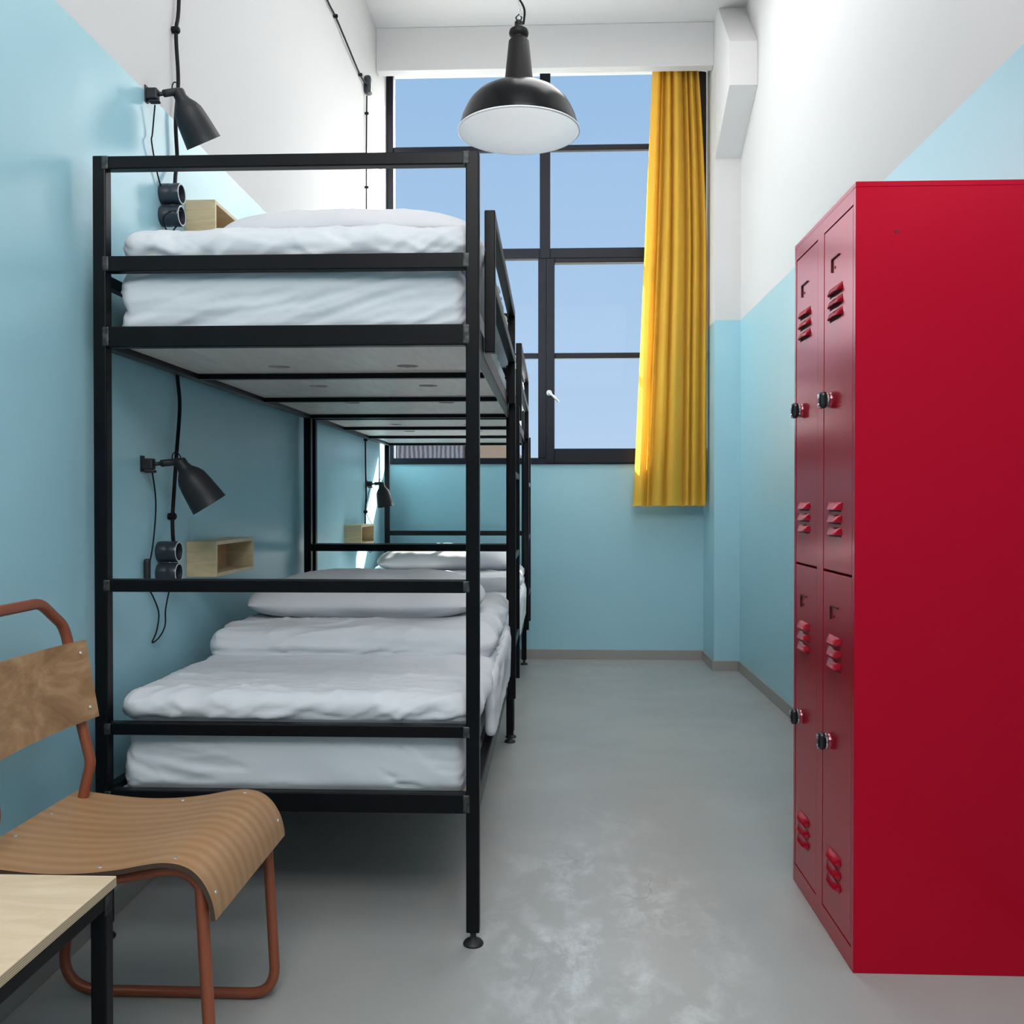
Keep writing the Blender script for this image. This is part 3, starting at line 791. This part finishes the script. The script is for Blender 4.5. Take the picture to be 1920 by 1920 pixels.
# ------------------------------------------------------------------ wall lamps, cables, sockets, shelves
XW = XL
def wall_lamp(y, z, joint, axis, cordpts, switch, label):
    t = thing('wall_lamp', label, 'lamp', (XW, y, z), 'charcoal clamp lamps on the left wall')
    J = Vector(joint); ax = Vector(axis).normalized()
    bm = B(XW+.0005, XW+.004, y-.012, y+.012, z-.024, z+.022, bev=.001)
    box(bm, XW+.004, XW+.036, y-.013, y+.013, z-.018, z+.014, bev=.004); box(bm, XW+.010, XW+.040, y-.010, y+.010, z-.027, z-.019, bev=.003)
    obj('wall_bracket', bm, 'black_shade', t)
    s0 = Vector((XW+.036, y, z-.002))
    bm = bmesh.new(); tube(bm, [s0, s0.lerp(J, .3)], .006, 10); tube(bm, [s0.lerp(J, .28), J+(J-s0).normalized()*.006], .0105, 14)
    obj('arm', bm, 'black_shade', t, True)
    pr = [(0, -.006), (.015, -.005), (.0185, .0), (.018, .016), (.022, .027), (.034, .042), (.042, .058), (.0465, .085), (.0505, .120), (.0535, .149), (.0545, .151), (.0515, .150), (.041, .085), (.029, .048), (.014, .028), (0, .026)]
    bm = lathe(bmesh.new(), pr, J, ax, 40); sh = auto_smooth(obj('lamp_shade', bm, 'black_shade', t), 50)
    bm = lathe(bmesh.new(), [(0, .03), (.013, .03), (.015, .06), (.024, .085), (.024, .10), (.014, .118), (0, .122)], J, ax, 20); obj('bulb', bm, 'enamel_white', sh, True)
    a = s0.lerp(J, .7)+Vector((0, 0, .009)); b = J-ax*.004+Vector((.004, 0, .004))
    bm = tube(bmesh.new(), smooth_path([a, a+Vector((.002, 0, .014)), (a+b)/2+Vector((0, 0, .020)), b+Vector((0, 0, .008)), b]), .0018, 6); obj('shade_cord', bm, 'cable', t, True)
    bm = tube(bmesh.new(), smooth_path([(XW+dx, yy, zz) for dx, yy, zz in cordpts]), .0022, 7); cdp = obj('cord', bm, 'cable', t, True)
    if switch:
        sy, sz = switch
        bm = bmesh.new(); soft_box(bm, XW+.004, XW+.022, sy-.0095, sy+.0095, sz-.032, sz+.032, .008, .004, lambda p, n: 0); obj('cord_switch', bm, 'rubber', cdp, True)
    return t
wall_lamp(2.646, 2.276, (-1.098, 2.685, 2.299), (.335, .455, -.825),
          [(.02, 2.66, 2.25), (.010, 2.665, 2.17), (.012, 2.655, 2.14), (.008, 2.70, 2.07), (.008, 2.735, 2.03), (.010, 2.775, 2.00), (.035, 2.79, 1.99), (.055, 2.76, 1.975), (.05, 2.70, 1.955), (.03, 2.69, 1.93), (.03, 2.73, 1.90), (.045, 2.75, 1.925)], None,
          'charcoal clamp lamp on the wall above the nearest upper bunk')
wall_lamp(2.608, 1.209, (-1.088, 2.665, 1.217), (.505, .205, -.84),
          [(.02, 2.63, 1.19), (.010, 2.675, 1.12), (.006, 2.685, 1.06), (.008, 2.66, .97), (.012, 2.62, .90), (.012, 2.615, .86), (.010, 2.66, .82), (.008, 2.70, .77), (.008, 2.685, .72), (.008, 2.655, .69), (.010, 2.70, .70), (.012, 2.735, .73), (.012, 2.74, .78), (.03, 2.735, .85), (.045, 2.735, .875)], (2.612, .905),
          'charcoal clamp lamp on the wall above the nearest lower bunk')
wall_lamp(5.79, 1.216, (-1.083, 5.81, 1.218), (.17, .03, -.98),
          [(.02, 5.80, 1.19), (.008, 5.77, 1.11), (.006, 5.73, 1.05), (.010, 5.80, 1.00), (.012, 5.92, .95), (.010, 5.94, .90), (.012, 5.98, .82), (.010, 5.86, .78), (.008, 5.76, .83), (.008, 5.74, .90)], None,
          'charcoal clamp lamp on the wall of the far lower bunk')

def wall_cable(pts, r, clips, label, box_at=None):
    t = thing('electric_cable', label, 'cable', (XW, pts[0][0], pts[0][1]))
    bm = tube(bmesh.new(), smooth_path([(XW+dx, y, z) for (y, z, dx) in pts]), r, 9); obj('cable_sheath', bm, 'cable', t, True)
    for (y, z, ang) in clips:
        c = Vector((XW, y, z))
        bm = lathe(bmesh.new(), [(0, .0005), (r*1.7, .0005), (r*1.9, .006), (r*1.9, .020), (r*1.2, .024), (0, .024)], c, (1, 0, 0), 16)
        auto_smooth(obj('clip', bm, 'cable', t), 40)
    if box_at:
        y, z = box_at
        bm = bmesh.new(); soft_box(bm, XW+.001, XW+.045, y-.035, y+.035, z-.055, z+.055, .018, .008, lambda p, n: 0); obj('junction_box', bm, 'socket', t, True)
    return t
wall_cable([(2.86, 4.23, .012), (2.86, 3.4, .012), (2.855, 2.70, .013), (2.830, 2.546, .013), (2.838, 2.40, .016), (2.822, 2.27, .014), (2.830, 2.16, .015), (2.805, 2.10, .02), (2.775, 2.05, .03)], .0058,
           [(2.86, 3.3, 0), (2.83, 2.552, 0)], 'thick black cable running up the wall above the nearest upper bunk')
wall_cable([(2.84, 1.70, .012), (2.83, 1.515, .012), (2.845, 1.40, .014), (2.815, 1.25, .016), (2.805, 1.15, .013), (2.79, 1.055, .013), (2.770, 1.00, .022), (2.745, .972, .035)], .0058,
           [(2.83, 1.512, 0), (2.79, 1.055, 0)], 'thick black cable on the wall above the nearest lower bunk')
wall_cable([(2.87, 3.705, .010), (3.6, 3.69, .010), (4.30, 3.70, .012), (4.763, 3.684, .010), (4.937, 3.693, .010), (5.2, 3.676, .014), (5.573, 3.673, .010), (5.72, 3.68, .02)], .0052,
           [(3.6, 3.69, 0), (4.3, 3.70, 0), (4.937, 3.693, 0), (5.573, 3.673, 0)], 'black cable running along the upper white wall towards the window', (5.755, 3.69))
wall_cable([(5.765, 3.63, .012), (5.76, 3.3, .010), (5.757, 2.93, .010), (5.75, 2.3, .010), (5.74, 1.6, .010), (5.715, 1.485, .010), (5.70, 1.30, .014), (5.725, 1.15, .012), (5.71, 1.04, .010), (5.70, .93, .012)], .0048,
           [(5.762, 3.52, 0), (5.757, 3.06, 0), (5.715, 1.487, 0), (5.71, 1.04, 0)], 'black cable dropping down the wall beside the window')

def socket(y, z, dz, label):
    t = thing('wall_socket', label, 'socket', (XW, y, z-dz/2), 'double porcelain wall sockets')
    for zz in (z, z-dz):
        bm = lathe(bmesh.new(), [(0, .0005), (.030, .0005), (.0315, .004), (.0315, .028), (.030, .032), (.0315, .036), (.0315, .056), (.030, .060), (.0255, .0605), (.024, .050), (.022, .038), (0, .038)], (XW, y, zz), (1, 0, 0), 32)
        bd = auto_smooth(obj('socket_body', bm, 'socket', t), 45)
        bm = lathe(bmesh.new(), [(.0265, .0603), (.0298, .0600), (.0298, .0612), (.0265, .0615)], (XW, y, zz), (1, 0, 0), 32, closed=True)
        obj('socket_rim', bm, 'rim_white', bd, True)
    return t
socket(2.752, 2.022, .0655, 'dark round double socket beside the shelf of the nearest upper bunk')
socket(2.722, .951, .0640, 'dark round double socket beside the shelf of the nearest lower bunk')

def shelf(y, z, label):
    t = thing('shelf_box', label, 'shelf', (XW, y, z), 'small plywood box shelves on the left wall')
    W_, D, Hh, th = .37, .098, .114, .012
    x0, x1 = XW+.0005, XW+D
    obj('end_panel', B(x0, x1, y, y+th, z, z+Hh, bev=.0008, seg=1), 'shelf', t)
    obj('end_panel', B(x0, x1, y+W_-th, y+W_, z, z+Hh, bev=.0008, seg=1), 'shelf', t)
    obj('top_panel', B(x0, x1, y+th, y+W_-th, z+Hh-th, z+Hh, bev=.0008, seg=1), 'shelf', t)
    obj('bottom_panel', B(x0, x1, y+th, y+W_-th, z, z+th, bev=.0008, seg=1), 'shelf', t)
    obj('back_panel', B(x0, x0+.005, y+th, y+W_-th, z+th, z+Hh-th), 'shelf_in', t)
    return t
shelf(2.925, 1.948, 'small plywood box shelf beside the nearest upper bunk')
shelf(2.925, .859, 'small plywood box shelf beside the nearest lower bunk')
shelf(5.17, .856, 'small plywood box shelf beside the far lower bunk')

# ------------------------------------------------------------------ chair
def chair():
    t = thing('chair', 'plywood chair with bent copper-coloured tube frame beside the nearest bunk', 'chair', (-.86, 1.83, 0))
    prof = [(-1.068, .4515), (-1.03, .4465), (-.993, .442), (-.935, .4365), (-.884, .435), (-.83, .4375), (-.776, .444), (-.74, .451), (-.705, .457), (-.68, .4575), (-.657, .453), (-.638, .443), (-.621, .425), (-.608, .401), (-.601, .378), (-.598, .356)]
    pr = smooth_path([Vector((x, 0, z)) for x, z in prof], 5)
    Y0, Y1, th = 1.615, 2.040, .009
    off = []
    for i, p in enumerate(pr):
        a = pr[max(0, i-1)]; b = pr[min(len(pr)-1, i+1)]; tg = (b-a).normalized()
        off.append(p-Vector((-tg.z, 0, tg.x))*th)
    bm = bmesh.new()
    def V(p, y): return bm.verts.new((p.x, y, p.z))
    n = len(pr)
    T0 = [V(p, Y0) for p in pr]; T1 = [V(p, Y1) for p in pr]; L0 = [V(p, Y0) for p in off]; L1 = [V(p, Y1) for p in off]
    edge_faces = []
    for i in range(n-1):
        bm.faces.new((T0[i], T0[i+1], T1[i+1], T1[i])); bm.faces.new((L0[i], L1[i], L1[i+1], L0[i+1]))
        edge_faces.append(bm.faces.new((T0[i], L0[i], L0[i+1], T0[i+1]))); edge_faces.append(bm.faces.new((T1[i], T1[i+1], L1[i+1], L1[i])))
    edge_faces.append(bm.faces.new((T0[0], T1[0], L1[0], L0[0]))); edge_faces.append(bm.faces.new((T0[-1], L0[-1], L1[-1], T1[-1])))
    for f in edge_faces: f.material_index = 1
    # rounded plan corners at the back
    so = obj('seat', bm, 'seat_wood', t); so.data.materials.append(M['ply_edge_dark']); auto_smooth(so, 50)
    # bent tubes: near and far side loops carry the seat
    r = .0115
    under = [Vector((p.x, 0, p.z))-Vector((0, 0, th+r+.0005)) for p in pr[:int(n*.66)]]
    for y in (1.640, 2.017):
        pts = [(-1.040, y, .430), (-1.100, y, r+.001), (-.6145, y, r+.001), (-.6175, y, .392)]
        a = fillet(pts, [0, .085, .060, 0], 8)
        # curve up under the seat front, then follow its underside back
        ti = []
        for i in range(len(pr)-1, -1, -1):
            p = pr[i]; aa = pr[max(0, i-1)]; bb = pr[min(len(pr)-1, i+1)]; tg = (bb-aa).normalized()
            q = p-Vector((-tg.z, 0, tg.x))*(th+r+.0008)
            if q.z > .402 and q.x < -.62: ti.append(Vector((q.x, y, q.z)))
            if q.x < -1.03: break
        bm = tube(bmesh.new(), a[:-1]+ti, r, 12); obj('leg_loop', bm, 'copper', t, True)
    # back hoop
    up = [(-1.046, 0, .40), (-1.035, 0, .46), (-1.020, 0, .525), (-1.0415, 0, .612), (-1.0725, 0, .80)]
    ya, yb = 1.652, 2.005
    pts = [(x, yb, z) for x, _, z in up]+[(-1.075, yb-.015, .83), (-1.082, yb-.09, .885), (-1.082, ya+.09, .885), (-1.075, ya+.015, .83)]+[(x, ya, z) for x, _, z in up[::-1]]
    bm = tube(bmesh.new(), fillet(pts, [0, .1, .06, .3, .12, .06, .07, .07, .06, .12, .3, .06, .1, 0], 6), r, 12); obj('back_hoop', bm, 'copper', t, True)
    # backrest board, slightly dished
    bm = bmesh.new(); NY = 16; g = []
    y0, y1 = 1.620, 2.042
    for i in range(NY+1):
        s_ = i/NY; y = y0+(y1-y0)*s_; dish = .016*(1-(2*s_-1)**2)
        row = []
        for (x, z) in ((-1.049, .790), (-1.019, .618)): row.append((x-dish, y, z))
        g.append([bm.verts.new(q) for q in row]+[bm.verts.new((q[0]-.008, q[1], q[2]-.0015)) for q in row])
    for A_, C_ in zip(g, g[1:]):
        bm.faces.new((A_[0], A_[1], C_[1], C_[0])); bm.faces.new((A_[2], C_[2], C_[3], A_[3]))
        bm.faces.new((A_[0], C_[0], C_[2], A_[2])); bm.faces.new((A_[1], A_[3], C_[3], C_[1]))
    for q in (g[0], g[-1]): bm.faces.new((q[0], q[2], q[3], q[1]))
    bo = auto_smooth(obj('backrest', bm, 'back_wood', t), 40)
    def screw(p, nrm, par):
        bm = lathe(bmesh.new(), [(0, 0), (.0042, 0), (.0036, .0014), (0, .002)], p, nrm, 12); obj('screw', bm, 'screw', par)
    for y in (1.640, 2.017):
        for i in (3, 26, 45, 66):
            p = pr[min(i, n-1)]; a = pr[i-1]; b = pr[min(i+1, n-1)]; tg = (b-a).normalized(); nn = Vector((-tg.z, 0, tg.x))
            screw((p.x, y, p.z), nn, so)
    for y in (1.76, 1.89): screw((-1.045, y, .4487), (0, 0, 1), so)
    for y in (1.652, 2.012):
        for z in (.765, .645): screw((-1.0185-(z-.618)*.174-.0015, y, z), (1, 0, .17), bo)
chair()

# ------------------------------------------------------------------ low table
def table():
    X0, X1, Y0, Y1, Z = -1.12, -.751, .95, 1.563, .455
    t = thing('low_table', 'low table with pale birch plywood top and black steel frame', 'table', ((X0+X1)/2, (Y0+Y1)/2, 0))
    bm = B(X0, X1, Y0, Y1, Z-.018, Z, bev=.001, seg=1)
    o = obj('tabletop', bm, 'table_wood', t); o.data.materials.append(M['ply_edge'])
    for p in o.data.polygons:
        if abs(p.normal.z) < .5: p.material_index = 1
    s_ = .027; i0 = .004
    for x in (X0+i0, X1-i0-s_):
        for y in (Y0+i0, Y1-i0-s_):
            obj('leg', B(x, x+s_, y, y+s_, 0, Z-.0185, bev=.0025), 'steel', t)
    for x in (X0+i0, X1-i0-s_): obj('apron', B(x+.0005, x+s_-.0005, Y0+i0+s_, Y1-i0-s_, Z-.0455, Z-.0185, bev=.0025), 'steel', t)
    for y in (Y0+i0, Y1-i0-s_): obj('apron', B(X0+i0+s_, X1-i0-s_, y+.0005, y+s_-.0005, Z-.0455, Z-.0185, bev=.0025), 'steel', t)
    bm = bmesh.new(); soft_box(bm, X1-i0-.0005, X1-i0+.0006, Y1-i0-s_-.003, Y1-i0-.006, Z-.055, Z-.022, .0005, .006, lambda p, n: 0)
    obj('weld_seam', bm, 'weld', t)
table()
